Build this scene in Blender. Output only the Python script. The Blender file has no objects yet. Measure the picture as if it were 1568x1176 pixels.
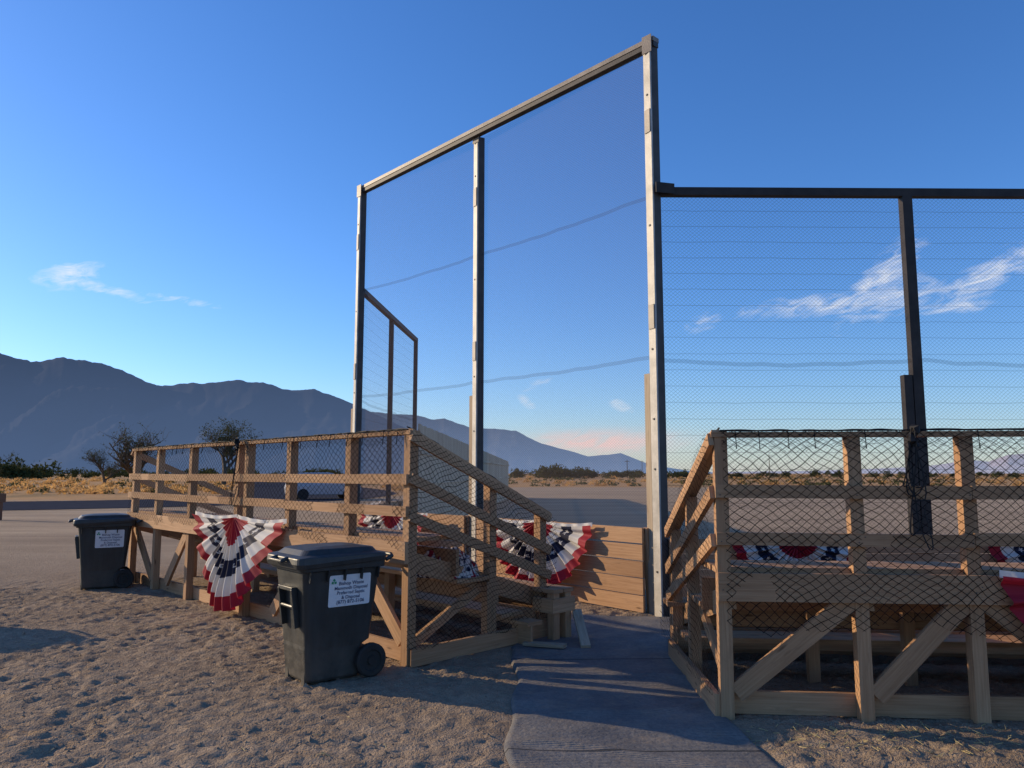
import bpy, math, random
from mathutils import Vector, Matrix, noise
random.seed(7)
R=random.random
def U(a,b): return a+(b-a)*random.random()
V=Vector
scene=bpy.context.scene
scene.view_settings.view_transform='Standard'
scene.view_settings.look='None'
scene.view_settings.exposure=0

# ------------------------------------------------------------ node helpers
class NT:
    def __init__(s,tree): s.t=tree; s.n=tree.nodes; s.l=tree.links
    def node(s,typ,**k):
        n=s.n.new(typ)
        for a,b in k.items(): setattr(n,a,b)
        return n
    def inp(s,sock,v):
        if isinstance(v,bpy.types.NodeSocket): s.l.new(v,sock)
        elif v is not None: sock.default_value=v
    def m(s,op,a,b=None,c=None,clamp=False):
        n=s.node('ShaderNodeMath',operation=op,use_clamp=clamp)
        s.inp(n.inputs[0],a); s.inp(n.inputs[1],b)
        if c is not None: s.inp(n.inputs[2],c)
        return n.outputs[0]
    def mix(s,f,a,b,blend='MIX'):
        n=s.node('ShaderNodeMix',data_type='RGBA',blend_type=blend)
        s.inp(n.inputs[0],f); s.inp(n.inputs[6],a); s.inp(n.inputs[7],b)
        return n.outputs[2]
    def mapping(s,vec,scale=(1,1,1),loc=(0,0,0),rot=(0,0,0)):
        n=s.node('ShaderNodeMapping'); s.l.new(vec,n.inputs[0])
        n.inputs['Scale'].default_value=scale; n.inputs['Location'].default_value=loc; n.inputs['Rotation'].default_value=rot
        return n.outputs[0]
    def noise(s,vec,scale,detail=4,rough=.5,dist=0):
        n=s.node('ShaderNodeTexNoise'); 
        if vec is not None: s.l.new(vec,n.inputs['Vector'])
        n.inputs['Scale'].default_value=scale; n.inputs['Detail'].default_value=detail
        n.inputs['Roughness'].default_value=rough; n.inputs['Distortion'].default_value=dist
        return n.outputs[0]
    def ramp(s,f,stops):
        n=s.node('ShaderNodeValToRGB'); s.l.new(f,n.inputs[0])
        e=n.color_ramp.elements
        while len(e)<len(stops): e.new(.5)
        for i,(p,c) in enumerate(stops):
            e[i].position=p; e[i].color=(c[0],c[1],c[2],1) if not isinstance(c,(int,float)) else (c,c,c,1)
        return n.outputs[0]
    def rng(s,v,a,b,c=0,d=1):
        n=s.node('ShaderNodeMapRange'); s.inp(n.inputs[0],v)
        for i,x in enumerate((a,b,c,d)): n.inputs[i+1].default_value=x
        return n.outputs[0]
def newmat(name):
    m=bpy.data.materials.new(name); m.use_nodes=True
    nt=NT(m.node_tree); b=m.node_tree.nodes['Principled BSDF']
    return m,nt,b
def c4(c): return (c[0],c[1],c[2],1)
def simple(name,col,rough=.7,var=.25,scale=6,bump=.0,metal=0,bscale=60,spec=.4):
    m,nt,b=newmat(name)
    co=nt.node('ShaderNodeTexCoord').outputs['Object']
    n=nt.noise(co,scale,4,.6)
    f=nt.rng(n,.3,.7)
    nt.inp(b.inputs['Base Color'],nt.mix(f,c4([x*(1-var) for x in col]),c4([min(1,x*(1+var)) for x in col])))
    b.inputs['Roughness'].default_value=rough; b.inputs['Metallic'].default_value=metal; b.inputs['Specular IOR Level'].default_value=spec
    if bump:
        bn=nt.node('ShaderNodeBump'); bn.inputs['Strength'].default_value=bump; bn.inputs['Distance'].default_value=.01
        nt.l.new(nt.noise(co,bscale,2,.6),bn.inputs['Height']); nt.l.new(bn.outputs[0],b.inputs['Normal'])
    return m
def dusty(name,col,dust=(.26,.20,.14),amt=.28,top=.5,rough=.45):
    m,nt,b=newmat(name)
    co=nt.node('ShaderNodeTexCoord').outputs['Object']; sp=nt.node('ShaderNodeSeparateXYZ'); nt.l.new(co,sp.inputs[0])
    n=nt.noise(co,7,5,.7); n2=nt.noise(nt.mapping(co,(18,18,3)),1,3,.6)
    base=nt.mix(nt.rng(n2,.35,.7),c4([x*.8 for x in col]),c4([x*1.3 for x in col]))
    f=nt.m('MULTIPLY',nt.rng(sp.outputs[2],0,top,amt,.015),nt.rng(n,.35,.7,.2,1.1),clamp=True)
    nt.inp(b.inputs['Base Color'],nt.mix(f,base,c4(dust)))
    nt.inp(b.inputs['Roughness'],nt.rng(n,.3,.7,rough-.08,rough+.2))
    bn=nt.node('ShaderNodeBump'); bn.inputs['Strength'].default_value=.12; bn.inputs['Distance'].default_value=.004
    nt.l.new(nt.noise(co,180,2,.6),bn.inputs['Height']); nt.l.new(bn.outputs[0],b.inputs['Normal'])
    return m
def woodmat(name,c1,c2,knots=True):
    m,nt,b=newmat(name)
    uv=nt.node('ShaderNodeUVMap').outputs[0]
    g=nt.noise(nt.mapping(uv,(1.2,38,1)),1.6,4,.65,.6)
    lo=nt.noise(nt.mapping(uv,(.35,.9,1)),1.0,1,.5)
    col=nt.mix(nt.rng(g,.3,.72),c4(c1),c4(c2))
    col=nt.mix(nt.rng(lo,.3,.7),col,nt.mix(1.0,col,(.66,.62,.60,1),'MULTIPLY'))
    st=nt.noise(nt.mapping(uv,(3,14,1)),1,4,.7)
    col=nt.mix(nt.rng(st,.56,.75,0,.5),col,(.16,.095,.055,1))
    kn=nt.node('ShaderNodeTexVoronoi'); nt.l.new(nt.mapping(uv,(2.2,9,1)),kn.inputs['Vector']); kn.inputs['Scale'].default_value=1
    kf=nt.rng(kn.outputs['Distance'],.05,.13,.75,0)
    col=nt.mix(kf,col,(.09,.045,.022,1))
    nt.inp(b.inputs['Base Color'],col); b.inputs['Roughness'].default_value=.8; b.inputs['Specular IOR Level'].default_value=.25
    bn=nt.node('ShaderNodeBump'); bn.inputs['Strength'].default_value=.35; bn.inputs['Distance'].default_value=.006
    nt.l.new(g,bn.inputs['Height']); nt.l.new(bn.outputs[0],b.inputs['Normal'])
    return m
def netmat(name,cu,cv,w,al,base,col,dist=0.0,hl=0.0,ha=.4):
    m=bpy.data.materials.new(name); m.use_nodes=True
    nt=NT(m.node_tree); nt.n.clear()
    uv=nt.node('ShaderNodeUVMap').outputs[0]
    if dist:
        ns=nt.node('ShaderNodeTexNoise'); nt.l.new(uv,ns.inputs['Vector']); ns.inputs['Scale'].default_value=2.6; ns.inputs['Detail'].default_value=1.5
        v=nt.node('ShaderNodeVectorMath',operation='SUBTRACT'); nt.l.new(ns.outputs['Color'],v.inputs[0]); v.inputs[1].default_value=(.5,.5,.5)
        v2=nt.node('ShaderNodeVectorMath',operation='SCALE'); nt.l.new(v.outputs[0],v2.inputs[0]); v2.inputs['Scale'].default_value=dist
        v3=nt.node('ShaderNodeVectorMath',operation='ADD'); nt.l.new(uv,v3.inputs[0]); nt.l.new(v2.outputs[0],v3.inputs[1]); uv=v3.outputs[0]
    sp=nt.node('ShaderNodeSeparateXYZ'); nt.l.new(uv,sp.inputs[0])
    a=nt.m('DIVIDE',sp.outputs[0],cu); b=nt.m('DIVIDE',sp.outputs[1],cv)
    def line(x):
        f=nt.m('ABSOLUTE',nt.m('SUBTRACT',nt.m('FRACT',x),.5))
        return nt.m('LESS_THAN',f,w)
    L=nt.m('MAXIMUM',line(nt.m('ADD',nt.m('ADD',a,b),100)),line(nt.m('ADD',nt.m('SUBTRACT',a,b),200)))
    L=nt.m('MULTIPLY',L,al)
    if hl:
        L=nt.m('MAXIMUM',L,nt.m('MULTIPLY',nt.m('LESS_THAN',nt.m('ABSOLUTE',nt.m('SUBTRACT',nt.m('FRACT',nt.m('DIVIDE',sp.outputs[1],hl)),.5)),.025),ha))
    al_=nt.m('ADD',L,base,clamp=True)
    tr=nt.node('ShaderNodeBsdfTransparent'); d=nt.node('ShaderNodeBsdfDiffuse'); d.inputs[0].default_value=c4(col)
    mx=nt.node('ShaderNodeMixShader'); nt.l.new(al_,mx.inputs[0]); nt.l.new(tr.outputs[0],mx.inputs[1]); nt.l.new(d.outputs[0],mx.inputs[2])
    o=nt.node('ShaderNodeOutputMaterial'); nt.l.new(mx.outputs[0],o.inputs[0])
    return m

# ------------------------------------------------------------ mesh helpers
class MB:
    def __init__(s): s.v=[];s.f=[];s.uv=[];s.mi=[]
    def face(s,pts,uvs=None,mi=0):
        i=len(s.v); s.v+= [tuple(p) for p in pts]; s.f.append(tuple(range(i,i+len(pts))))
        s.uv+= uvs if uvs else [(p[0],p[1]) for p in pts]; s.mi.append(mi)
    def beam(s,p0,p1,w,h,ref=(0,0,1),mi=0):
        p0=V(p0);p1=V(p1); a=(p1-p0); L=a.length; a.normalize(); ref=V(ref)
        sd=(ref-a*ref.dot(a))
        if sd.length<1e-4: sd=V((1,0,0))-a*a.x
        sd.normalize(); n=a.cross(sd)
        ou,ov=U(0,50),U(0,50)
        C=[(-w/2,-h/2),(w/2,-h/2),(w/2,h/2),(-w/2,h/2)]
        A=[p0+sd*x+n*y for x,y in C]; B=[p1+sd*x+n*y for x,y in C]
        vv=0
        for k in range(4):
            k2=(k+1)%4; dd=(A[k2]-A[k]).length
            s.face([A[k],A[k2],B[k2],B[k]],[(ou,ov+vv),(ou,ov+vv+dd),(ou+L,ov+vv+dd),(ou+L,ov+vv)],mi); vv+=dd
        q=[(ou,ov),(ou+.02,ov),(ou+.02,ov+h),(ou,ov+h)]
        s.face(A[::-1],q,mi); s.face(B,q,mi)
    def tube(s,pts,rads,n=6,mi=0):
        rings=[]
        for i,p in enumerate(pts):
            p=V(p); d=(V(pts[min(i+1,len(pts)-1)])-V(pts[max(i-1,0)])).normalized()
            a=d.orthogonal().normalized(); b=d.cross(a)
            rings.append([p+(a*math.cos(2*math.pi*k/n)+b*math.sin(2*math.pi*k/n))*rads[i] for k in range(n)])
        for i in range(len(rings)-1):
            for k in range(n):
                k2=(k+1)%n
                s.face([rings[i][k],rings[i][k2],rings[i+1][k2],rings[i+1][k]],None,mi)
        s.face(rings[-1],None,mi); s.face(rings[0][::-1],None,mi)
    def grid(s,fn,nu,nv,uvf=None,mi=0):
        P=[[fn(i/nu,j/nv) for j in range(nv+1)] for i in range(nu+1)]
        for i in range(nu):
            for j in range(nv):
                q=[(i,j),(i+1,j),(i+1,j+1),(i,j+1)]
                s.face([P[a][b] for a,b in q],[uvf(a/nu,b/nv) if uvf else (a/nu,b/nv) for a,b in q],mi(i/nu,j/nv) if callable(mi) else mi)
    def obj(s,name,mats,parent=None,smooth=False,merge=False):
        me=bpy.data.meshes.new(name); me.from_pydata(s.v,[],s.f)
        ul=me.uv_layers.new(name='UVMap'); ul.data.foreach_set('uv',[c for u in s.uv for c in u[:2]])
        for m in mats: me.materials.append(m)
        me.polygons.foreach_set('material_index',s.mi)
        if merge:
            import bmesh
            bm=bmesh.new(); bm.from_mesh(me); bmesh.ops.remove_doubles(bm,verts=bm.verts,dist=1e-4)
            bmesh.ops.recalc_face_normals(bm,faces=bm.faces); bm.to_mesh(me); bm.free()
        if smooth: me.polygons.foreach_set('use_smooth',[True]*len(me.polygons))
        me.update()
        o=bpy.data.objects.new(name,me); scene.collection.objects.link(o)
        if parent: o.parent=parent
        return o
def empty(name,loc=(0,0,0),rz=0):
    e=bpy.data.objects.new(name,None); scene.collection.objects.link(e); e.location=loc; e.rotation_euler=(0,0,rz)
    e.empty_display_size=.2
    return e

# ------------------------------------------------------------ materials
M_wood=woodmat('lumber',(.40,.225,.115),(.60,.37,.205))
M_wood_old=woodmat('weathered_lumber',(.32,.25,.17),(.52,.42,.30))
M_post_lit=simple('lit_face_grey',(.42,.39,.34),.5,.3,4,.25)
M_top=simple('weathered_steel_tan',(.24,.20,.16),.5,.3,4,.25)
M_dark=simple('dark_steel',(.060,.052,.046),.6,.3,5,.2)
M_beam_dark=simple('beam_brown_steel',(.038,.031,.027),.6,.3,5,.2,spec=.25)
M_net=netmat('black_netting',.080,.060,.046,.95,0.0,(.010,.009,.010),.12)
M_net2=netmat('black_netting_dense',.064,.048,.052,.95,0.0,(.010,.009,.010),.16)
M_wire=netmat('chicken_wire_fine',.045,.035,.07,.22,.13,(.17,.14,.15),0)
M_wire_w=netmat('chicken_wire_wing',.052,.045,.06,.42,.04,(.07,.07,.08),.03,.2,.28)
M_seam=netmat('wire_seam',.03,.03,.2,.22,.10,(.06,.06,.07))
M_rope=simple('black_rope',(.015,.014,.014),.8,.2)

# ------------------------------------------------------------ ground
def near_h(x,y):
    f=max(0,min(1,(x+9.5)/2))*max(0,min(1,(6.5-x)/1.5))*max(0,min(1,(y-1)/1.5))*max(0,min(1,(14-y)/3))
    if f<=0: return 0
    p=V((x,y,0)); k=1.0; sub=0
    l=.0+max(0,(y-7.6))*.48; r=1.5+max(0,y-7.4)*.2
    if y<9.3:
        e=min(x-l,r-x)
        if e>-.12:
            q=min(1,(e+.12)/.14); k=1-.9*q; sub=.014*q
    q=p+V((noise.noise(p*3)*.16,noise.noise(p*3+V((5,5,5)))*.16,0))
    am=.55+.6*noise.noise(p*.9+V((3,3,3)))
    h=.30*noise.noise(q*3.1)+.40*noise.noise(q*9+V((7,3,1)))+.42*noise.noise(V((q.x*17+q.y*4,q.y*24,4)))+.30*abs(noise.noise(q*34+V((1,1,4))))
    for sc,a2 in ((3.9,1.0),(8.1,.7)):
        d=noise.voronoi(V((q.x*sc+q.y,q.y*sc*.75,sc)))[0]
        h-=a2*max(0,.30-d[0])*max(0,.5+1.6*noise.noise(p*1.7+V((sc,0,0))))
    return f*k*h*.048*(am+.35)-sub
def axis(a,b,step,lo,hi):
    xs=[];x=a
    while x<b: xs.append(x); x+=step
    s=step; 
    while x<hi: xs.append(x); s*=1.28; x+=s
    xs.append(hi)
    x=a;s=step;l=[]
    while True:
        s*=1.28; x-=s
        if x<lo: break
        l.append(x)
    l.append(lo)
    return l[::-1]+xs
xs=axis(-9.0,5.0,.032,-26000,26000); ys=axis(3.3,11,.030,-3000,40000)
verts=[(x,y,near_h(x,y)) for y in ys for x in xs]
nx=len(xs)
faces=[(j*nx+i,j*nx+i+1,(j+1)*nx+i+1,(j+1)*nx+i) for j in range(len(ys)-1) for i in range(nx-1)]
me=bpy.data.meshes.new('ground'); me.from_pydata(verts,[],faces)
me.polygons.foreach_set('use_smooth',[True]*len(faces)); me.update()
g=bpy.data.objects.new('ground',me); scene.collection.objects.link(g)
m,nt,b=newmat('desert_sand')
pos=nt.node('ShaderNodeNewGeometry').outputs['Position']
sp=nt.node('ShaderNodeSeparateXYZ'); nt.l.new(pos,sp.inputs[0])
n1=nt.noise(pos,.8,4,.6); n2=nt.noise(pos,9,4,.7); n3=nt.noise(pos,70,2,.7)
col=nt.mix(nt.rng(n1,.3,.7),(.29,.215,.145,1),(.42,.32,.22,1))
col=nt.mix(nt.rng(n2,.35,.7,0,.6),col,(.20,.145,.095,1))
col=nt.mix(nt.rng(n3,.52,.72,0,.6),col,(.13,.095,.065,1))
fy=nt.rng(sp.outputs[1],11,22)
bands=nt.noise(nt.mapping(pos,(.05,.35,1)),1,4,.65)
fcol=nt.mix(nt.rng(bands,.35,.65),(.50,.37,.235,1),(.33,.24,.155,1))
trk=nt.noise(nt.mapping(pos,(.12,1.1,1)),1,4,.7)
fcol=nt.mix(nt.rng(trk,.52,.72,0,.6),fcol,(.24,.17,.105,1))
col=nt.mix(fy,col,fcol)
bn1=nt.noise(nt.mapping(pos,(.06,.03,1)),1,6,.7)
bcol=nt.ramp(nt.rng(bn1,.3,.7),[(0,(.40,.23,.10)),(.6,(.52,.30,.13)),(1,(.24,.17,.08))])
edge=nt.m('ADD',sp.outputs[1],nt.m('MULTIPLY',n1,12))
leftm=nt.rng(sp.outputs[0],-10,-2,1,0)
lim=nt.m('MULTIPLY_ADD',leftm,-45,96)
bf=nt.m('MULTIPLY',nt.m('SUBTRACT',edge,lim),.2,clamp=True)
col=nt.mix(bf,col,bcol)
nt.inp(b.inputs['Base Color'],col); b.inputs['Roughness'].default_value=.95; b.inputs['Specular IOR Level'].default_value=.05
bn=nt.node('ShaderNodeBump'); bn.inputs['Strength'].default_value=.9; bn.inputs['Distance'].default_value=.026
hh=nt.m('ADD',nt.noise(pos,16,4,.65),nt.m('MULTIPLY',nt.noise(pos,60,2,.7),.5))
nt.l.new(hh,bn.inputs['Height']); nt.l.new(bn.outputs[0],b.inputs['Normal'])
me.materials.append(m)

mb=MB()
for i in range(3200):
    y=3.6+ (R()**1.6)*8; x=U(-.72*y,.66*y); r=U(.004,.012)*(1+ (R()>.975)*1.2)
    if -.1<x<1.6 and y<9: continue
    z=near_h(x,y)+r*.3
    t=[V((x,y,z+r*.8))]+[V((x+math.cos(a+R())*r*U(.7,1.2),y+math.sin(a+R())*r*U(.7,1.2),z-r*.4)) for a in (0,1.57,3.14,4.7)]
    for k in range(4): mb.face([t[0],t[1+k],t[1+(k+1)%4]])
mb.obj('gravel',[simple('pebble',(.24,.185,.13),.9,.5,40)])
mb=MB()
for i in range(260):
    x=U(1.45,3.2) if R()<.6 else U(-5,3.2); y=U(4.7,5.25) if x>1.4 else U(4.2,9); a=U(0,6.28); L=U(.02,.07); z=near_h(x,y)+.006
    if -.1<x<1.6 and x<1.45: continue
    mb.beam((x,y,z),(x+math.cos(a)*L,y+math.sin(a)*L,z+U(0,.02)),.003,.003)
mb.obj('dry_straw',[simple('straw',(.42,.34,.16),.9,.3,40)])

# ------------------------------------------------------------ road
mb=MB()
cen=[(-220,30),(-150,32),(-90,34),(-50,36),(-32,38.5),(-22,42.5),(-17,48.5),(-15.6,57),(-17,68),(-24,90),(-40,130),(-60,200)]
pl=[]
for i in range(len(cen)-1):
    for k in range(4):
        t=k/4; p0=V(cen[max(i-1,0)]);p1=V(cen[i]);p2=V(cen[i+1]);p3=V(cen[min(i+2,len(cen)-1)])
        pl.append(.5*((2*p1)+(-p0+p2)*t+(2*p0-5*p1+4*p2-p3)*t*t+(-p0+3*p1-3*p2+p3)*t**3))
for i in range(1,len(pl)-2):
    def side(i,o):
        d=(pl[i+1]-pl[i-1]).normalized(); n=V((-d.y,d.x)); p=pl[i]+n*o; return (p.x,p.y,.016)
    mb.face([side(i,-6.5),side(i+1,-6.5),side(i+1,6.0),side(i,6.0)])
mb.obj('asphalt_road',[simple('asphalt',(.058,.062,.074),1,.15,2,.0,spec=0)])

# ------------------------------------------------------------ walkway mat
def matx(y):
    l=.0+.03*math.sin(y*2.2)+.02*math.sin(y*6.1)+max(0,(y-7.6))*.48; r=1.50+.03*math.sin(y*3+1)+max(0,y-7.4)*.2
    return l,r
def matp(u,v):
    y=2.2+v*6.9; l,r=matx(y); x=l+(r-l)*u
    e=min(u,1-u)*(r-l); q=min(1,e*5+.1)
    z=.002+.010*noise.noise(V((x*1.3,y*3.5,3)))*q+.009*math.sin(y*5+2*noise.noise(V((x*1.5,y,0))))*(.5+.5*noise.noise(V((x,y*.8,9))))*q
    z+=max(0,.022*math.sin(y*9+x*1.5)*noise.noise(V((y*1.1,x*.5,4)))*2.0)*max(0,1-e/.45)
    z+=.030*math.exp(-((y-5.55-.25*(x-.7)-.08*math.sin(x*5))/.06)**2)*(.3+.6*u)*q+.024*math.exp(-((y-6.6+.2*(x-.7))/.05)**2)*u*q
    z+=.016*math.exp(-((y-4.75+.3*(x-.7)-.06*math.sin(x*4))/.05)**2)*(1-.5*u)*q
    return V((x,y,max(z,-.006)+.006 if e>.015 else -.006))
mb=MB(); mb.grid(matp,70,340,lambda u,v:(u*1.5,v*6.9))
m,nt,b=newmat('woven_mat')
uv=nt.node('ShaderNodeUVMap').outputs[0]
n1=nt.noise(uv,2.2,5,.7); n2=nt.noise(uv,30,2,.6); n4=nt.noise(uv,3.3,6,.75)
col=nt.mix(nt.rng(n1,.35,.68),(.125,.122,.120,1),(.225,.21,.19,1)); col=nt.mix(nt.rng(n2,.4,.75,0,.5),col,(.08,.078,.076,1))
col=nt.mix(nt.rng(n4,.5,.7,0,.6),col,(.31,.24,.165,1))
sp=nt.node('ShaderNodeSeparateXYZ'); nt.l.new(uv,sp.inputs[0])
sl_=nt.m('LESS_THAN',nt.m('ABSOLUTE',nt.m('SUBTRACT',nt.m('FRACT',nt.m('ADD',nt.m('DIVIDE',sp.outputs[1],2.3),.37)),.5)),.005)
col=nt.mix(nt.m('MULTIPLY',sl_,.8),col,(.03,.03,.03,1))
nt.inp(b.inputs['Base Color'],col); b.inputs['Roughness'].default_value=.85; b.inputs['Specular IOR Level'].default_value=.2
w=nt.node('ShaderNodeTexWave',bands_direction='Y'); nt.l.new(uv,w.inputs[0]); w.inputs['Scale'].default_value=14; w.inputs['Distortion'].default_value=.6
bn=nt.node('ShaderNodeBump'); bn.inputs['Strength'].default_value=.5; bn.inputs['Distance'].default_value=.007
nt.l.new(nt.m('ADD',w.outputs[1],nt.m('MULTIPLY',n2,2)),bn.inputs['Height']); nt.l.new(bn.outputs[0],b.inputs['Normal'])
mb.obj('walkway_mat',[m],smooth=True,merge=True)

# ------------------------------------------------------------ bleachers
def net_sheet(mb,P,nu,nv,bulge,nrm,seed,uvs,mi=0):
    def f(u,v):
        p=P(u,v); return p+nrm*(bulge*noise.noise(p*2.1+V((seed,0,0)))+.3*bulge*noise.noise(p*7+V((seed,0,0))))
    mb.grid(f,nu,nv,uvs,mi)
def bleacher(name,O,dx,dy,L,H,posts,legs,rails,braces,skirt,seed):
    random.seed(seed)
    dx=V((dx[0],dx[1],0)).normalized(); dy=V((dy[0],dy[1],0)).normalized(); O=V(O)
    P=lambda x,y,z:O+dx*x+dy*y+V((0,0,z))
    E=empty(name,O); 
    def fin(mb,n,mats,**k):
        o=mb.obj(n,mats,**k); o.parent=E; o.matrix_parent_inverse=Matrix.Translation(-O); return o
    mb=MB(); dk=H-.98
    for x in posts:
        full=x in legs
        mb.beam(P(x,0,-.05 if full else dk-.2),P(x+U(-.008,.008),0,H-.035),.09,.09,dx)
    for x in legs:
        if x not in posts: mb.beam(P(x,0,-.05),P(x,0,dk),.09,.09,dx)
        mb.beam(P(x,.95,-.05),P(x,.95,.62),.085,.085,dx)
        mb.beam(P(x,1.80,-.05),P(x,1.80,.42),.085,.085,dx)
        mb.beam(P(x+.066,.0,dk-.16),P(x+.066,1.9,.33),.17,.038,(0,0,1))
    mb.beam(P(-.06,0,H-.018),P(L+.06,0,H-.018),.11,.036,dy)
    for z,hh in rails:
        cuts=[-.05]+[p for p in posts[2:-1:3]]+[L+.05]
        for a,b2 in zip(cuts[:-1],cuts[1:]): mb.beam(P(a,-.066,z+U(-.008,.008)),P(b2-.004,-.066,z+U(-.008,.008)),hh,.038,(0,0,1))
    mb.beam(P(-.05,-.068,dk-.085),P(L+.05,-.068,dk-.085),.19,.038,(0,0,1))
    for y0,z,w in ((.03,dk,.15),(.19,dk,.15),(.35,dk,.15),(.56,.64,.15),(.72,.64,.15),(.88,.64,.15),(1.12,.26,.15),(1.28,.26,.15),(1.62,.46,.14),(1.78,.46,.14)):
        ex=(.28 if seed==1 else .1) if y0>1.5 else .04
        mb.beam(P(-ex,y0+.05,z+.02),P(L+.04,y0+.05,z+.02),w,.038,dy)
    if seed==1:
        for q in (1.66,1.84): mb.beam(P(-.22,q,-.05),P(-.22,q,.455),.085,.085,dx)
        mb.beam(P(-.28,1.60,.34),P(.0,1.60,.34),.14,.036,(0,0,1)); mb.beam(P(-.27,1.58,.34),P(-.27,1.92,.34),.14,.03,(0,0,1))
        mb.beam(P(-.26,1.35,.21),P(.0,1.35,.21),.2,.036,dy); mb.beam(P(-.26,1.30,.1),P(.0,1.30,.1),.18,.03,(0,0,1))
    for y0,z,h in ((.54,dk-.22,.24),(1.05,.50,.19),(1.58,.2,.18),(1.92,.23,.46)):  # last board is added at the field side to darken the space underneath
        mb.beam(P(-.03,y0,z),P(L+.03,y0,z),h,.038,(0,0,1))
    mb.beam(P(-.0,.07,.08),P(L,.07,.08),.15,.038,(0,0,1))
    for x0,z0,x1,z1 in braces: mb.beam(P(x0,-.022,z0),P(x1,-.022,z1),.13,.038,(0,0,1))
    ex=-.066
    for z0,z1 in ((H-.05,H-.84),(H-.42,H-1.17),(H-.75,H-1.42)):
        mb.beam(P(ex,-.05,z0),P(ex,1.78,z1),.09,.038,(0,0,1))
    mb.beam(P(0,-.03,H+.0),P(0,1.80,H-.80),.11,.036,dx)
    for y in (.98,1.70):
        mb.beam(P(0,y,-.05),P(0,y,H-.05-.79*(y/1.78)),.09,.09,dx)
    mb.beam(P(ex,-.03,.08),P(ex,1.72,.08),.15,.038,(0,0,1))
    mb.beam(P(ex+.11,0.05,.15),P(ex+.11,.9,.58),.09,.038,(0,0,1))
    for z0,z1 in ((H-.05,H-.84),(H-.42,H-1.17)):
        mb.beam(P(L+.066,-.05,z0),P(L+.066,1.78,z1),.09,.038,(0,0,1))
    ob=fin(mb,'timber_frame',[M_wood])
    mb=MB()
    for x in posts:
        for z,_ in rails+[(dk-.085,0)]:
            for o_ in (-.02,.02): mb.tube([P(x+o_,-.086,z+o_*.9),P(x+o_,-.089,z+o_*.9)],[.005,.004],6)
    fin(mb,'screw_heads',[M_dark])
    mb=MB()
    bot=lambda u:skirt+.16*noise.noise(V((u*L*1.3,seed,0)))+.08*noise.noise(V((u*L*5,seed,3)))
    net_sheet(mb,lambda u,v:P(u*L,-.10,H+.01-(H+.01-bot(u))*v),int(L*14),22,.045,dy,seed,lambda u,v:(u*L*1.02,(H-bot(u))*v))
    net_sheet(mb,lambda u,v:P(u*L,-.10+.2*v,H+.012),int(L*14),2,.0,dy,seed,lambda u,v:(u*L,v*.2+5))
    net_sheet(mb,lambda u,v:P(u*L,-.075,H+.012-v*(.12+.09*noise.noise(V((u*L*3,seed,7))))),int(L*14),4,.03,dy,seed+9,lambda u,v:(u*L*1.3+.3,v*.25+9))
    fin(mb,'net_front',[M_net],smooth=True)
    mb=MB()
    zt=lambda y:H+.01-.80*max(0,y)/1.80
    net_sheet(mb,lambda u,v:P(-.11,-.1+u*1.95,zt(u*1.95)*(1-v)+v*(.16+.1*noise.noise(V((u*4,seed,1))))),34,26,.05,dx,seed+3,lambda u,v:(u*1.95,(zt(u*1.95)-.16)*v))
    fin(mb,'net_side',[M_net2],smooth=True)
    mb=MB()
    def rope(a,b2,r,sd):
        a=V(a);b2=V(b2);d=(b2-a);n=int(d.length*26);pts=[]
        for i in range(n+1):
            t=i/n;p=a+d*t
            pts.append(p+dy*(.045*noise.noise(V((t*d.length*3.1,sd,0)))-.03)+dx*.01*noise.noise(V((t*d.length*9,sd,5)))+V((0,0,r+.018*abs(noise.noise(V((t*d.length*5,sd,9)))))))
        mb.tube(pts,[.006]*len(pts),4)
    for sd in (1,2,3):
        rope(P(0,0,H+.004),P(L,0,H+.004),.004,sd*3.3+seed)
        rope(P(0,0,H+.016),P(0,1.8,H-.78),.012,sd*5.1+seed)
    x=.1
    while x<L:
        mb.tube([P(x,-.09,H-.12),P(x,-.075,H+.008),P(x+.01,.06,H+.01)],[.005]*3,4); x+=U(.15,.45)
    for bx in ([1.28] if seed==2 else [3.32]):
        for k in range(6 if seed==2 else 3):
            pts=[];x=bx+U(-.04,.04);zb=U(.35,.85);ph=U(0,6)
            for i in range(22):
                t=i/21; pts.append(P(x+.045*math.sin(t*5+ph)*(.4+t)+U(-.003,.003),-.12-.03*math.sin(t*4+ph),H+.02-zb*math.sin(t*math.pi*.75)))
            mb.tube(pts,[.0045]*22,5)
        pts=[P(bx+.02*math.sin(i),-.12+.02*math.cos(i*2),H+.03-.018*i) for i in range(9)]; mb.tube(pts,[.022,.03,.02,.028,.02,.03,.018,.02,.01],6)
    fin(mb,'lacing_rope',[M_rope],smooth=True)
    return P
PL=bleacher('wooden_bleacher',(-.90,6.86,0),(-.692,.722),(.70,.714),7.15,2.03,
    [0,.97,2.16,3.2,3.44,4.88,6.1,7.1],[0,1.62,3.2,4.88,6.1,7.1],[(1.60,.09),(1.32,.09)],
    [(.05,.2,.75,.85),(1.75,.85,2.45,.15),(3.3,.15,4.0,.85),(4.95,.85,5.6,.15),(6.15,.15,6.95,.85)],.98,1)
PR=bleacher('wooden_bleacher',(1.47,5.48,0),(1,-.085),(.02,1),6.5,1.94,
    [0,.92,1.66,2.6,3.5,4.4,5.4,6.5],[0,.92,1.66,2.6,3.5,5.4,6.5],[(1.52,.09),(1.20,.085)],
    [(.06,.16,.86,.80),(.98,.16,1.6,.80),(1.72,.80,2.5,.16),(2.66,.16,3.4,.8)],.60,2)

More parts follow.
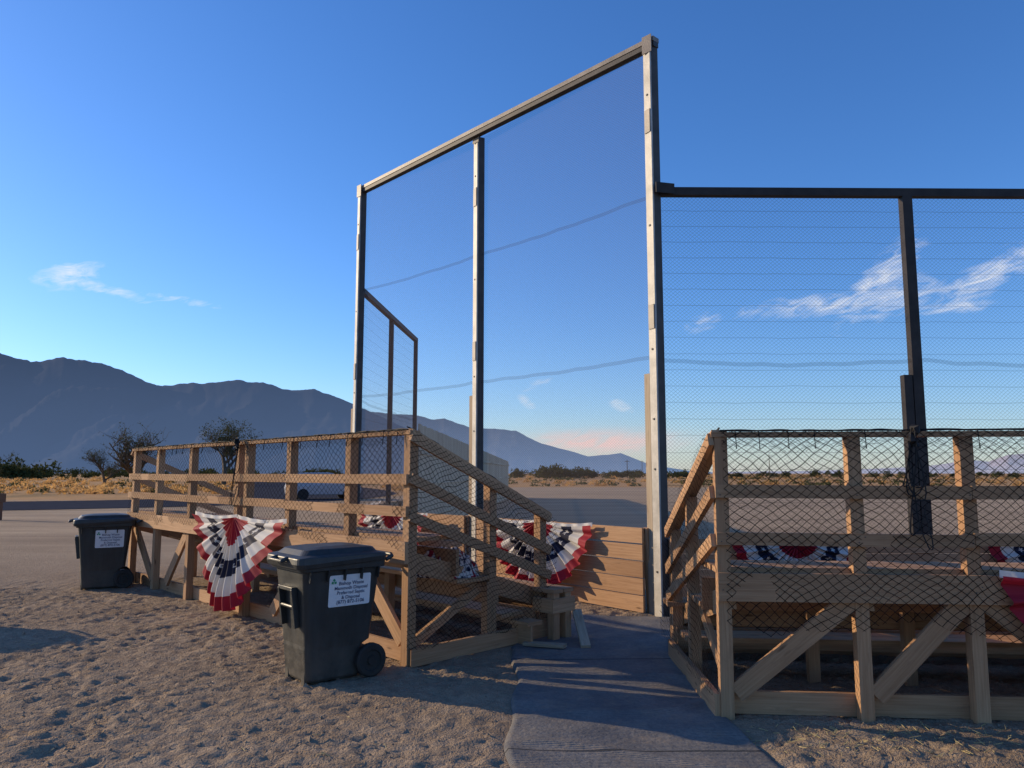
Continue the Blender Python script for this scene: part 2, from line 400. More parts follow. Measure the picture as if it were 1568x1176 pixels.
# ------------------------------------------------------------ backstop
A=V((1.775,9.255,0)); B=V((-.52,11.93,0)); C=V((-2.885,14.35,0)); D=V((4.93,9.30,0)); E5=V((8.1,9.34,0)); F1=V((-2.74,17.2,0)); F2=V((-2.53,19.95,0))
TOP=7.05; LOW=5.14
bs=empty('baseball_backstop',(0,0,0))
mb=MB(); md=MB(); mw=MB(); mk=MB(); mt_=MB()
u45=V((-.69,.72,0)); n45=V((-.72,-.69,0))
uq=V((-.87,-.5,0)).normalized()
for p in (A,B,C):
    mk.beam(p+V((0,0,-.1)),p+V((0,0,TOP)),.11,.12,uq)
    mb.beam(p+uq*.067+V((0,0,-.1)),p+uq*.067+V((0,0,TOP-.02)),.024,.124,uq)  # pale strip paints the sunlit face; dark post colour holds the shaded ones
for p in (D,E5): md.beam(p+V((0,0,-.1)),p+V((0,0,LOW)),.12,.11,(1,0,0))
for p in (F1,F2): md.beam(p+V((0,0,-.1)),p+V((0,0,LOW)),.10,.10,(1,0,0))
mt_.beam(A+V((0,0,TOP+.085))-u45*.08,C+V((0,0,TOP+.085))+u45*.08,.06,.12,(0,0,1))
mk.beam(A+V((0,0,TOP+.02))-u45*.078,C+V((0,0,TOP+.02))+u45*.078,.066,.10,(0,0,1))  # dark lower half paints the beam's shaded underside
for p in (A,B,C):
    mt_.beam(p+V((0,0,TOP-.10))+n45*.09,p+V((0,0,TOP+.13))+n45*.09,.14,.012,u45)
md.beam(A+V((.06,0,LOW)),E5+V((.1,0,LOW)),.10,.10,(0,0,1))
md.beam(C+V((0,.06,LOW)),F2+V((0,.06,LOW)),.10,.10,(0,0,1))
md.beam(A+V((.0,-.13,LOW+.02)),A+V((.24,-.065,LOW+.02)),.13,.012,(0,0,1))
for p,o in ((A,u45*.12),(B,u45*.12),(C,u45*.12)):
    mw.beam(p+o+V((0,0,-.1)),p+o+V((0,0,2.86)),.10,.10,uq)
for k in (.5,1.7,2.3,3.15,4.7,6.4):
    for p in (A,B,C): mk.beam(p+uq*.075+V((0,0,k)),p+uq*.088+V((0,0,k)),.022,.022)
for p in (A,B,C):
    for k in (3.4,5.9): mt_.beam(p+uq*.085+V((0,0,k)),p+uq*.085+V((0,0,k+.3)),.012,.10,uq)
md.beam(D+V((-.12,0,-.1)),D+V((-.12,0,2.84)),.10,.10,(1,0,0)); md.beam(E5+V((-.12,0,-.1)),E5+V((-.12,0,2.84)),.10,.10,(1,0,0))
mb.obj('lit_face_strips',[M_post_lit],bs); mk.obj('main_posts',[M_dark],bs); mt_.obj('top_beam',[M_top],bs)
md.obj('wing_posts',[M_beam_dark],bs); mw.obj('timber_posts',[M_wood_old],bs)
mw=MB()
def wall(p,q,h,off):
    p=V(p);q=V(q);nb=5;bh=h/nb;d=(q-p).normalized()
    for i in range(nb): mw.beam(p+off+V((0,0,bh*(i+.5)+.01)),q+off+V((0,0,bh*(i+.5)+.01)),bh-U(.008,.02),.035,(0,0,1))
    n=int((q-p).length/1.2)
    for i in range(n+1):
        c=p+(q-p)*(i/max(1,n)); mw.beam(c+off.normalized()*-.06+V((0,0,-.05)),c+off.normalized()*-.06+off+V((0,0,h)),.09,.07,d)
no=n45*-.10
wall(A+u45*.2,B-u45*.1,1.0,-no); wall(B+u45*.2,C-u45*.1,1.0,-no)
wall(A+V((.12,0,0)),D,.88,V((0,-.10,0))); wall(D,E5,.88,V((0,-.10,0))); wall(C,F2,1.0,V((-.1,0,0)))
mw.obj('board_wall',[M_wood],bs)
mb=MB()
def panel(mb,p,q,z0,z1,mi=0):
    p=V(p);q=V(q);L=(q-p).length
    mb.grid(lambda u,v:p+(q-p)*u+V((0,0,z0+(z1-z0)*v)),12,10,lambda u,v:(u*L,z0+(z1-z0)*v),mi)
panel(mb,A,B,.05,TOP); panel(mb,B,C,.05,TOP)
mb.obj('wire_mesh_tall',[M_wire],bs)
mb=MB(); panel(mb,A,D,.05,LOW); panel(mb,D,E5,.05,LOW); panel(mb,C,F1,.05,LOW); panel(mb,F1,F2,.05,LOW)
mb.obj('wire_mesh_wings',[M_wire_w],bs)
mb=MB()
def seam(p,q,z,sag):
    p=V(p);q=V(q);L=(q-p).length
    mb.grid(lambda u,v:p+(q-p)*u+V((.01,-.01,z-sag*4*u*(1-u)+.02*noise.noise(V((u*9,z,p.x)))+.05*v)),20,1,lambda u,v:(u*L,v*.07))
for z in (3.05,5.08):
    seam(A,B,z,.03); seam(B,C,z,.03)
seam(A,D,3.0,.06); seam(D,E5,3.0,.06); seam(C,F1,3.0,.03); seam(F1,F2,3.0,.03)
mb.obj('mesh_seams',[M_seam],bs)

mb=MB(); p=V((-2.45,20.3,0)); q=V((-.25,53,0)); n=190
for i in range(n):
    t=i/n; c=p+(q-p)*t; h=2.95-.5*t+U(-.02,.02)
    mb.beam(c+V((0,0,-.05)),c+V((0,0,h)),.15,.03,(q-p).normalized())
for z in (.5,1.4,2.2): mb.beam(p+V((.05,0,z)),q+V((.05,0,z)),.09,.04,(0,0,1))
mb.obj('board_fence',[woodmat('pale_fence_wood',(.5,.42,.29),(.62,.53,.38))])

# ------------------------------------------------------------ bunting
def buntmat():
    m,nt,b=newmat('bunting_cloth')
    uv=nt.node('ShaderNodeUVMap').outputs[0]; sp=nt.node('ShaderNodeSeparateXYZ'); nt.l.new(uv,sp.inputs[0])
    n=nt.noise(uv,6,4,.6); r=nt.m('ADD',sp.outputs[1],nt.m('MULTIPLY',nt.m('SUBTRACT',n,.5),.07))
    rp=nt.node('ShaderNodeValToRGB'); nt.l.new(r,rp.inputs[0]); rp.color_ramp.interpolation='CONSTANT'
    red=(.36,.010,.028,1);wh=(.72,.69,.63,1);nv=(.010,.014,.045,1)
    st=[(0,red),(.30,wh),(.46,nv),(.64,wh),(.84,red)]
    e=rp.color_ramp.elements
    while len(e)<5: e.new(.5)
    for i,(a,c) in enumerate(st): e[i].position=a; e[i].color=c
    fx=nt.m('SUBTRACT',nt.m('FRACT',nt.m('MULTIPLY',sp.outputs[0],9)),.5)
    fy=nt.m('MULTIPLY',nt.m('SUBTRACT',sp.outputs[1],.55),6.5)
    dd=nt.m('SQRT',nt.m('ADD',nt.m('MULTIPLY',fx,fx),nt.m('MULTIPLY',fy,fy)))
    ang=nt.m('ARCTAN2',fx,fy); star=nt.m('MULTIPLY_ADD',nt.m('COSINE',nt.m('MULTIPLY',ang,5)),.08,.16)
    col=nt.mix(nt.m('LESS_THAN',dd,star),rp.outputs[0],wh)
    nt.inp(b.inputs['Base Color'],col); b.inputs['Roughness'].default_value=.75
    tl=nt.node('ShaderNodeBsdfTranslucent'); nt.l.new(col,tl.inputs[0])
    mx=nt.node('ShaderNodeMixShader'); mx.inputs[0].default_value=.25
    nt.l.new(b.outputs[0],mx.inputs[1]); nt.l.new(tl.outputs[0],mx.inputs[2])
    nt.l.new(mx.outputs[0],m.node_tree.nodes['Material Output'].inputs[0])
    return m
M_bunt=buntmat()
def bunting(c,tan,nrm,W,Dp,point=0.0,seed=0,npl=13,skew=0):
    c=V(c);tan=V(tan).normalized();nrm=V(nrm).normalized()
    def f(u,v):
        ph=math.pi*u; r=v
        a=math.cos(ph); s=math.sin(ph)
        k=1-point*abs(a)**.7*s*1.15
        x=a*W*r*k+skew*s*r; z=-s*Dp*r*(1+.06*noise.noise(V((u*6,seed,8))))*(1-.22*point*(1-s))
        sagtop=-.035*math.sin(abs(x)/W*math.pi)
        ww=ph*npl*2+2.5*noise.noise(V((u*5,seed,0)))
        pl=math.cos(ww)+.35*math.cos(ww*2.1+seed)
        off=.04+(.012+.036*r)*pl*(.3+.7*min(1,s*3+.2))+.06*s*r+.07*noise.noise(V((u*4,v*2,seed)))*r
        return c+tan*(x+.006*math.sin(ww)*r)+V((0,0,z+sagtop*(1-s)))+nrm*off
    mb=MB(); mb.grid(f,npl*14,16,lambda u,v:(u,v))
    mb.grid(lambda u,v:c+tan*((u-.5)*2*W)+V((0,0,-.035*math.sin(abs(u-.5)*2*math.pi)+.035-.05*v))+nrm*(.02+.01*math.sin(u*60)),50,1,lambda u,v:(.02,.75))
    return mb.obj('patriotic_bunting',[M_bunt],smooth=True,merge=True)
bunting(PL(3.22,-.11,1.14),(-.692,.722,0),n45,1.22,1.06,.52,1,13,.06)
bunting(A+u45*1.90+n45*.13+V((0,0,1.0)),u45,n45,.95,.87,.12,2)
bunting(A+u45*5.3+n45*.13+V((0,0,1.0)),u45,n45,.95,.85,.12,3)
bunting(V((3.32,9.13,.86)),(1,0,0),(0,-1,0),.76,.62,.1,4)
bunting(V((6.35,9.13,.86)),(1,0,0),(0,-1,0),.80,.7,.1,5)
bunting(PR(2.75,-.11,.98),(1,-.085,0),(-.085,-1,0),.98,.85,.15,6)
bunting(V((-2.99,16.9,1.0)),(0,1,0),(-1,0,0),.9,.8,.12,7)

mb=MB()
cc=PL(.30,.66,.66)
def pile(u,v):
    a=2*math.pi*u; r=v*.27
    h=.22*(1-v**3)+.09*noise.noise(V((math.cos(a)*v*5,math.sin(a)*v*5,2)))*(1 if v<.98 else 0)
    return cc+V((math.cos(a)*r*1.25,math.sin(a)*r,max(0,h)+.02))
mb.grid(pile,60,16,lambda u,v:(u*1.5+.1*v,.22+.75*abs(noise.noise(V((math.cos(u*6.283)*v*3,math.sin(u*6.283)*v*3,0))))*1.6))
mb.obj('folded_bunting_pile',[M_bunt],smooth=True,merge=True)

mb=MB(); mb.beam((.70,7.50,.02),(.66,8.05,.26),.09,.035,(1,0,0)); mb.beam((.12,7.62,.03),(.50,7.45,.04),.09,.03,(0,1,0))
mb.obj('loose_plank',[M_wood_old])

# ------------------------------------------------------------ trash bins
M_bin=dusty('bin_plastic',(.018,.021,.021))
M_bin2=dusty('bin_lid_plastic',(.020,.024,.025),amt=.08,top=2,rough=.45)
M_rub=dusty('bin_wheel_rubber',(.012,.012,.012),amt=.15,top=.3,rough=.7)
M_lab=simple('label_white',(.66,.67,.67),.5,.05)
M_txt=simple('label_text',(.03,.05,.12),.6,.05)
M_grn=simple('label_green',(.02,.25,.12),.6,.05)
def rrect(hx,hy,r,cx=0,n=5):
    pts=[]
    for (sx,sy,a0) in ((1,1,0),(-1,1,90),(-1,-1,180),(1,-1,270)):
        for k in range(n+1):
            a=math.radians(a0+90*k/n); pts.append((cx+sx*(hx-r)+r*math.cos(a),sy*(hy-r)+r*math.sin(a)))
    return pts
def bin_(loc,yaw):
    E=empty('wheeled_trash_bin',loc,yaw)
    mb=MB()
    secs=[(.02,.225,.205,.04,-.03),(.04,.235,.215,.045,-.03),(.27,.255,.225,.045,-.03),(.30,.285,.228,.045,0),(.55,.31,.25,.05,0),(.80,.335,.272,.05,0),(.88,.345,.282,.05,0),(.885,.375,.31,.055,0),(.945,.38,.315,.055,0)]
    rings=[[V((x,y,z)) for x,y in rrect(hx,hy,r,cx)] for z,hx,hy,r,cx in secs]
    n=len(rings[0])
    for a,b2 in zip(rings[:-1],rings[1:]):
        for k in range(n): mb.face([a[k],a[(k+1)%n],b2[(k+1)%n],b2[k]])
    mb.face(rings[0][::-1])
    mb.beam((-.255,-.15,.0),(-.255,-.15,.3),.03,.06,(1,0,0)); mb.beam((-.255,.15,.0),(-.255,.15,.3),.03,.06,(1,0,0))
    mb.beam((-.315,-.12,.44),(-.355,-.12,.74),.05,.03,(1,0,0)); mb.beam((-.315,.12,.44),(-.355,.12,.74),.05,.03,(1,0,0))
    mb.tube([(-.345,-.12,.60),(-.345,.12,.60)],[.016,.016],8)
    mb.beam((-.34,-.13,.74),(-.34,.13,.74),.07,.03,(1,0,0))
    for x in (-.3,-.15,.0,.15,.3):
        for sy in (-1,1): mb.beam((x,sy*.285,.80),(x,sy*.305,.89),.012,.04,(1,0,0))
    mb.tube([(.40,-.25,.93),(.46,-.25,.96),(.48,-.2,.965),(.48,.2,.965),(.46,.25,.96),(.40,.25,.93)],[.018]*6,8)
    mb.tube([(.27,-.27,.14),(.27,.27,.14)],[.014]*2,8)
    mb.beam((.25,-.19,.16),(.25,.19,.16),.10,.14,(1,0,0))
    ob=mb.obj('body',[M_bin],E,smooth=False,merge=True)
    bv=ob.modifiers.new('b','BEVEL'); bv.width=.005; bv.segments=2; bv.limit_method='ANGLE'; bv.angle_limit=math.radians(40)
    mb=MB()
    secs=[(.935,.39,.325,.06,-.015),(.975,.40,.335,.07,-.015),(.992,.395,.33,.07,-.015),(1.0,.34,.27,.07,-.01),(1.035,.31,.24,.08,0),(1.045,.2,.14,.06,0)]
    rings=[[V((x,y,z+.02*(1-(x/.4)**2)*(1 if z>.98 else 0)-(.03 if (x<-.3 and z>.9 and z<.98) else 0))) for x,y in rrect(hx,hy,r,cx)] for z,hx,hy,r,cx in secs]
    for a,b2 in zip(rings[:-1],rings[1:]):
        for k in range(n): mb.face([a[k],a[(k+1)%n],b2[(k+1)%n],b2[k]])
    mb.face(rings[-1]); mb.face(rings[0][::-1])
    mb.beam((-.40,-.10,.985),(-.46,-.10,.965),.03,.03); mb.beam((-.40,.10,.985),(-.46,.10,.965),.03,.03); mb.beam((-.455,-.12,.965),(-.455,.12,.965),.025,.03)
    ob=mb.obj('lid',[M_bin2],E,smooth=False,merge=True)
    bv=ob.modifiers.new('b','BEVEL'); bv.width=.008; bv.segments=2; bv.limit_method='ANGLE'; bv.angle_limit=math.radians(35)
    mb=MB()
    for sy in (-1,1):
        y0=sy*.225;y1=sy*.285
        nn=24; prof=[(.13,0),(.135,.2),(.135,.8),(.12,1),(.085,1.0),(.08,.8),(.04,.8),(.035,1.05),(.0,1.05)]
        for (r0,t0),(r1,t1) in zip(prof[:-1],prof[1:]):
            for k in range(nn):
                a=2*math.pi*k/nn;b2=2*math.pi*(k+1)/nn
                f=lambda r,t,an:V((.27+r*math.cos(an),y0+(y1-y0)*t,.135+r*math.sin(an)))
                mb.face([f(r0,t0,a),f(r0,t0,b2),f(r1,t1,b2),f(r1,t1,a)])
    mb.obj('wheels',[M_rub],E,merge=True)
    z=.715; yy=-(.25+(.272-.25)*(z-.55)/.25)-.004; th=math.radians(95)
    L=empty('label',(.06,yy,z)); L.rotation_euler=(th,0,0); L.parent=E
    mb=MB(); w,h=.185,.125
    pts=rrect(w,h,.015); mb.face([V((x,y,0)) for x,y in pts]); mb.obj('label_sheet',[M_lab],L)
    for i,(t,s) in enumerate((("Bishop Waste",.040),("Mammoth Disposal",.038),("Preferred Septic",.038),("& Disposal",.038),("(877) 872-5106",.040))):
        cu=bpy.data.curves.new('label_text','FONT'); cu.body=t; cu.size=s; cu.align_x='CENTER'; cu.materials.append(M_txt); cu.offset=.0004
        o=bpy.data.objects.new('label_text_%d'%i,cu); scene.collection.objects.link(o); o.location=(0.01,.045-.037*i,.003); o.parent=L
    mb=MB()
    for k in range(3):
        a=math.radians(90+120*k); c=V((-.145+.014*math.cos(a),.075+.014*math.sin(a),.003)) 
        mb.face([c+V((math.cos(a+t)*.013,math.sin(a+t)*.013,0)) for t in (0,1.57,3.14,4.71)])
    mb.obj('label_logo',[M_grn],L)
    return E
bin_((-1.53,6.53,0),math.radians(40))
bin_((-5.98,11.45,0),math.radians(30))
bin_((-7.7,9.0,0),math.radians(50))  # unseen bin, added out of frame to cast a shadow in from the left

mb=MB(); mb.beam((-18.2,27.6,-.05),(-18.2,27.6,.95),.14,.14); mb.beam((-18.45,27.52,.78),(-17.95,27.52,.78),.3,.03,(0,0,1))
mb.obj('wooden_marker_post',[woodmat('dark_wood',(.14,.07,.04),(.2,.11,.07))])

# ------------------------------------------------------------ parked car
def car(loc,yaw):
    E=empty('parked_car',loc,yaw)
    body=simple('car_paint',(.36,.37,.39),.3,.04); glass=simple('car_glass',(.02,.025,.03),.1,.05); tyre=simple('tyre',(.02,.02,.02),.8,.1)
    prof=[(-2.25,.35),(-2.3,.75),(-2.2,1.05),(-1.95,1.62),(-1.7,1.70),(.2,1.72),(.5,1.66),(1.15,1.12),(2.0,1.0),(2.25,.85),(2.3,.4),(1.85,.3),(-1.85,.3)]
    mb=MB()
    def half(z): return .92 if z<1.1 else .92-(z-1.1)*.33
    Lp=[V((x,half(z),z)) for x,z in prof]; Rp=[V((x,-half(z),z)) for x,z in prof]
    n=len(prof)
    for k in range(n): mb.face([Lp[k],Lp[(k+1)%n],Rp[(k+1)%n],Rp[k]])
    mb.face(Lp[::-1]); mb.face(Rp)
    o=mb.obj('body',[body],E,merge=True); bv=o.modifiers.new('b','BEVEL'); bv.width=.06; bv.segments=3
    mb=MB()
    for s in (1,-1):
        for x0,x1,x2,x3 in ((-1.85,-1.72,-.85,-.85),(-.78,-.78,.1,.1),(.17,.17,.42,.95)):
            mb.face([V((x0,s*(half(1.14)+.01),1.14)),V((x1,s*(half(1.58)+.01),1.58)),V((x2,s*(half(1.58)+.01),1.58)),V((x3,s*(half(1.14)+.01),1.14))])
    mb.face([V((1.13,.75,1.16)),V((1.13,-.75,1.16)),V((.57,-.68,1.64)),V((.57,.68,1.64))])
    mb.face([V((-2.19,.72,1.12)),V((-2.19,-.72,1.12)),V((-2.0,-.65,1.56)),V((-2.0,.65,1.56))])
    mb.obj('windows',[glass],E)
    mb=MB()
    for x in (-1.4,1.45):
        for s in (1,-1): mb.tube([(x,s*.74,.34),(x,s*.95,.34)],[.35,.35],20)
    mb.obj('wheels',[tyre],E)
car((-12.2,50,0),math.radians(25))

# ------------------------------------------------------------ vegetation
def leafmat(name,c1,c2,tr=.4):
    m,nt,b=newmat(name); pos=nt.node('ShaderNodeNewGeometry').outputs['Position']
    n=nt.noise(pos,.9,3,.7); col=nt.mix(nt.rng(n,.3,.7),c4(c1),c4(c2)); nt.inp(b.inputs['Base Color'],col); b.inputs['Roughness'].default_value=.9; b.inputs['Specular IOR Level'].default_value=.05
    tl=nt.node('ShaderNodeBsdfTranslucent'); nt.l.new(col,tl.inputs[0])
    mx=nt.node('ShaderNodeMixShader'); mx.inputs[0].default_value=tr
    nt.l.new(b.outputs[0],mx.inputs[1]); nt.l.new(tl.outputs[0],mx.inputs[2])
    nt.l.new(mx.outputs[0],m.node_tree.nodes['Material Output'].inputs[0])
    return m
M_l1=leafmat('sage_leaf',(.06,.07,.025),(.13,.12,.05),.25); M_l2=leafmat('dry_brush',(.46,.25,.085),(.62,.38,.15),.45); M_l3=leafmat('tree_leaf',(.04,.05,.02),(.09,.09,.03),.2)
M_bark=simple('bark',(.11,.085,.06),.9,.3,spec=.1)
def clump(mb,c,rx,rz,n,s,mi):
    for i in range(n):
        a=U(0,6.283); e=math.asin(U(0,1)); rr=U(.35,1)**.6*(1+.3*noise.noise(V((a*1.3,e*2,c[0]))))
        p=V((c[0]+rx*rr*math.cos(e)*math.cos(a),c[1]+rx*rr*math.cos(e)*math.sin(a),c[2]+rz*rr*math.sin(e)))
        d=V((U(-1,1),U(-1,1),U(-.3,1.4))).normalized()*s; q=V((U(-1,1),U(-1,1),U(-1,1))).normalized()*s*.5
        mb.face([p-q,p+q,p+d],None,mi)
random.seed(11)
mb=MB()
for i in range(1400):
    left=R()<.5
    if left: y=62+ (R()**1.5)*200; x=U(-.80*y,-.12*y)
    else: y=100+(R()**1.3)*330; x=U(-.15*y,.80*y)
    if any((V((x,y))-p_).length<7.5 for p_ in pl): continue
    r=U(.25,.75)*(1+y/260); 
    patch=noise.noise(V((x*.03,y*.02,4)))
    mi=0 if R()<(.20 if left else .55)+patch*.6 else 1
    clump(mb,(x,y,-.05),r,r*U(.4,.8),34,.28*r+.08,mi)
mb.obj('desert_shrubs',[M_l1,M_l2])
random.seed(12)
mb=MB()
spots=[]
for i in range(44):
    y=U(210,300); spots.append((U(-.82,-.60)*y,y,U(3,7.5)))
for i in range(60): 
    y=U(240,340); spots.append((U(-.62,-.2)*y,y,U(2.2,5)))
for i in range(24):
    y=U(240,300); spots.append((U(.03,.10)*y,y,U(3.0,5.4)))
for i in range(46):
    y=U(240,330); spots.append((U(.0,.26)*y,y,U(1.8,3.8)))
for i in range(60):
    y=U(300,420); spots.append((U(.24,.8)*y,y,U(1.8,3.8)))
for x,y,h in spots:
    for k in range(4): clump(mb,(x+U(-h,h)*.5,y+U(-h,h)*.4,h*U(0,.35)),h*U(.3,.5),h*U(.4,.62),60,.11*h+.15,0)
mb.obj('distant_trees',[M_l3])
def tree(name,loc,h,seed,leaf):
    random.seed(seed); E=empty(name,loc)
    mt=MB(); ml=MB()
    def grow(p,d,L,r,lv):
        n=4; pts=[p]; rs=[r]
        for i in range(n):
            d=(d+V((U(-.25,.25),U(-.25,.25),U(-.05,.18)))).normalized(); p=p+d*L/n; pts.append(p); rs.append(r*(1-.45*(i+1)/n))
        mt.tube(pts,rs,5)
        if lv==0:
            for i in range(leaf):
                c=pts[random.randint(1,n)]+V((U(-1,1),U(-1,1),U(-1,1)))*h*.03
                q=V((U(-1,1),U(-1,1),U(-1,1))).normalized()*h*.012; w=V((U(-1,1),U(-1,1),U(-1,1))).normalized()*h*.012
                ml.face([c-q,c+w,c+q])
            return
        for k in range(random.randint(3,4) if lv<3 else 5):
            a=U(0,6.28); t=random.randint(1,n)
            nd=(d*.55+V((math.cos(a),math.sin(a),U(0,.5)))*U(.6,.95)).normalized()
            grow(pts[t],nd,L*U(.6,.85),rs[t]*.68,lv-1)
    grow(V((0,0,-.1)),V((.1,0,1)),h*.36,h*.036,4)
    mt.obj('trunk',[M_bark],E); ml.obj('leaves',[M_l3],E)
tree('bare_tree',(-53.5,110,0),13.5,21,3)
tree('bare_tree',(-44,118,0),13,25,9)
tree('bare_tree',(-62,118,0),7,31,6)
tree('bare_tree',(-80,118,0),6.5,29,10)
for x,y,h in ((100,300,9),(64,380,8),(41,275,6.5)):
    mb=MB(); mb.tube([(x,y,-.1),(x,y,h)],[.16,.11],7); mb.beam((x-.9,y,h-.6),(x+.9,y,h-.6),.14,.12)
    o=mb.obj('utility_pole',[M_bark])

# ------------------------------------------------------------ mountains
def interp(pts,x):
    for (a,b1),(c,d1) in zip(pts[:-1],pts[1:]):
        if a<=x<=c:
            t=(x-a)/(c-a); return b1+(d1-b1)*t
    return pts[0][1] if x<pts[0][0] else pts[-1][1]
def mountains(name,prof,Y,depth,dark,haze,seed,nc=560,rug=.016,hz=(1.8,.85)):
    x0,x1=prof[0][0],prof[-1][0]; nr=50
    vs=[];fs=[]
    for i in range(nc+1):
        a=x0+(x1-x0)*i/nc; h=interp(prof,a)
        for j in range(nr+1):
            t=j/nr
            if t<=.7: s=t/.7; yy=Y-depth*(1-s)
            else: s=1-(t-.7)/.3; yy=Y+depth*(t-.7)
            X=a*yy; base=h*Y
            pr=s**1.25
            q=V((X/depth*4.2+seed,yy/depth*1.5,0))
            gul=abs(noise.fractal(q,1,2.1,5)); 
            z=base*(pr-.95*gul*s*(1-s)*1.0) + base*rug*noise.fractal(V((a*75,t*6,seed)),1,2,5)*s
            vs.append((X,yy,max(z,-5) if 0<j<nr else -30))
    for i in range(nc):
        for j in range(nr):
            k=i*(nr+1)+j; fs.append((k,k+nr+1,k+nr+2,k+1))
    me=bpy.data.meshes.new(name); me.from_pydata(vs,[],fs); me.polygons.foreach_set('use_smooth',[True]*len(fs)); me.update()
    o=bpy.data.objects.new(name,me); scene.collection.objects.link(o)
    m,nt,b=newmat(name+'_rock'); pos=nt.node('ShaderNodeNewGeometry').outputs['Position']
    sp=nt.node('ShaderNodeSeparateXYZ'); nt.l.new(pos,sp.inputs[0])
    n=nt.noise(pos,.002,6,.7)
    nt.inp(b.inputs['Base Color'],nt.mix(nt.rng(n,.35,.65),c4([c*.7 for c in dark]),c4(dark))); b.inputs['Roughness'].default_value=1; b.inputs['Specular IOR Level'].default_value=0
    em=nt.node('ShaderNodeEmission'); em.inputs[0].default_value=c4(haze)  # glow stands in for aerial haze, stronger towards the base
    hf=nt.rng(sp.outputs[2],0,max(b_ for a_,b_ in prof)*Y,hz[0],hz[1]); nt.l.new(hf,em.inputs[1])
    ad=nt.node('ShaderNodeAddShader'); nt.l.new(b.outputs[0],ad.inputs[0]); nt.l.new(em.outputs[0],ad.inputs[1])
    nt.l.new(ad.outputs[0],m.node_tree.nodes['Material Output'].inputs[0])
    me.materials.append(m)
def px(l): return [((x-784)/1176,(725-y)/1176) for x,y in l]
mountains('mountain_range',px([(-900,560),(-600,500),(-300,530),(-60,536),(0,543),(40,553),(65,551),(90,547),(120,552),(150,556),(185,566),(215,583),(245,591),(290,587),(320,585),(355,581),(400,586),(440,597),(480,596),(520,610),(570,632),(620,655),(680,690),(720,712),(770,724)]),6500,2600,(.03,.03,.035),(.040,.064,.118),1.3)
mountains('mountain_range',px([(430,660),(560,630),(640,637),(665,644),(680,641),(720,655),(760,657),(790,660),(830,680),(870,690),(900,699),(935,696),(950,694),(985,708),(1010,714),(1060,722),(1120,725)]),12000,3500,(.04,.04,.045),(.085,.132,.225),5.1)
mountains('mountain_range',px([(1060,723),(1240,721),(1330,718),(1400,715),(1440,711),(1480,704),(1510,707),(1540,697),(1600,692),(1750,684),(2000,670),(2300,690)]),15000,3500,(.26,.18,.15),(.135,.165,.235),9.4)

# ------------------------------------------------------------ sky & sun
EL=math.radians(17)
hz=V((-.93,.36,0)).normalized()
S=V((hz.x*math.cos(EL),hz.y*math.cos(EL),math.sin(EL)))
w=bpy.data.worlds.new('World'); scene.world=w; w.use_nodes=True
nt=NT(w.node_tree); bg=w.node_tree.nodes['Background']
sky=nt.node('ShaderNodeTexSky',sky_type='NISHITA'); sky.sun_disc=False; sky.sun_elevation=EL; sky.sun_rotation=math.atan2(hz.x,hz.y)%(2*math.pi)
sky.altitude=1200; sky.air_density=1.15; sky.dust_density=.9; sky.ozone_density=3.5
tc=nt.node('ShaderNodeTexCoord').outputs['Generated']
sp=nt.node('ShaderNodeSeparateXYZ'); nt.l.new(tc,sp.inputs[0])
az=nt.m('ARCTAN2',sp.outputs[0],sp.outputs[1]); el=nt.m('ARCSINE',sp.outputs[2])
def blob(a0,e0,sx,sy,slope,amp=1):
    da=nt.m('SUBTRACT',az,a0); dx=nt.m('DIVIDE',da,sx)
    dy=nt.m('DIVIDE',nt.m('SUBTRACT',nt.m('SUBTRACT',el,e0),nt.m('MULTIPLY',da,slope)),sy)
    g=nt.m('EXPONENT',nt.m('MULTIPLY',nt.m('ADD',nt.m('MULTIPLY',dx,dx),nt.m('MULTIPLY',dy,dy)),-1))
    return nt.m('MULTIPLY',g,amp)
tot=None
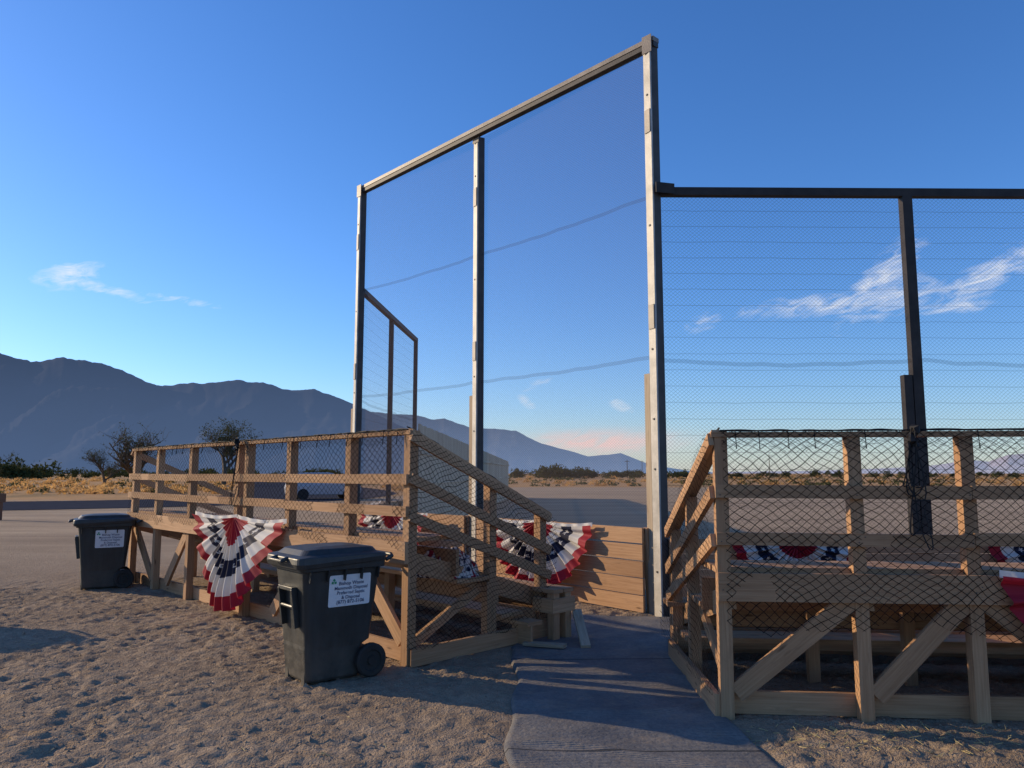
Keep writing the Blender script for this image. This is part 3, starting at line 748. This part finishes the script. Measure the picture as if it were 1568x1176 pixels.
for bb in ((-.535,.222,.03,.014,.3,1.0),(-.50,.212,.05,.007,-.2,.8),(-.41,.205,.05,.006,-.1,.55),(.42,.203,.12,.012,.03,1.1),(.455,.225,.045,.024,.9,1.1),(.47,.205,.05,.018,.2,1.1),(.57,.218,.06,.018,.45,1.15),(.53,.187,.035,.007,0,1.1),
           (.03,.115,.022,.006,.3,.75),(.02,.092,.012,.008,-.5,.7),(.141,.087,.018,.008,-.4,.75),(.25,.19,.03,.012,.3,.6),(.30,.2,.05,.005,.1,.6)):
    x=blob(*bb); tot=x if tot is None else nt.m('MAXIMUM',tot,x)
cv=nt.node('ShaderNodeCombineXYZ'); nt.inp(cv.inputs[0],nt.m('MULTIPLY',az,22)); nt.inp(cv.inputs[1],nt.m('SUBTRACT',nt.m('MULTIPLY',el,70),nt.m('MULTIPLY',az,16)))
ns=nt.noise(cv.outputs[0],1.2,8,.66,.9)
nsc=nt.rng(ns,.28,.72,.15,1.1)
cm=nt.m('MULTIPLY',nt.m('SUBTRACT',nt.m('MULTIPLY',nsc,nt.m('POWER',tot,.6)),.28),1.15,clamp=True)
pk=blob(.115,.040,.08,.013,0,1.0); pn=nt.m('MULTIPLY',nt.m('MULTIPLY',pk,nsc),1.5,clamp=True)
hs=nt.node('ShaderNodeHueSaturation'); hs.inputs['Saturation'].default_value=1.15; nt.l.new(sky.outputs[0],hs.inputs['Color'])
tint=nt.mix(1.0,hs.outputs[0],(.96,1.10,1.42,1),'MULTIPLY')
# thin warm dust haze hugging the horizon
hzf=nt.m('MULTIPLY',nt.m('EXPONENT',nt.m('MULTIPLY',nt.m('MAXIMUM',el,0),-22)),.38)
tint=nt.mix(hzf,tint,(5.2,4.9,5.0,1))
col=nt.mix(cm,tint,(6.3,6.4,6.7,1)); col=nt.mix(pn,col,(6.2,4.6,4.5,1))
nt.l.new(col,bg.inputs[0]); bg.inputs[1].default_value=.145
sl=bpy.data.lights.new('sun','SUN'); sl.energy=5; sl.angle=math.radians(.5); sl.color=(1,.78,.50)
so=bpy.data.objects.new('sun',sl); scene.collection.objects.link(so); so.rotation_euler=S.to_track_quat('Z','Y').to_euler(); so.location=(-20,10,20)

# ------------------------------------------------------------ camera
cd=bpy.data.cameras.new('camera'); cd.lens=27; cd.sensor_width=36; cd.clip_end=80000; cd.clip_start=.05
co=bpy.data.objects.new('camera',cd); scene.collection.objects.link(co); co.location=(0,0,1.65); co.rotation_euler=(math.radians(90+6.64),0,0)
scene.camera=co
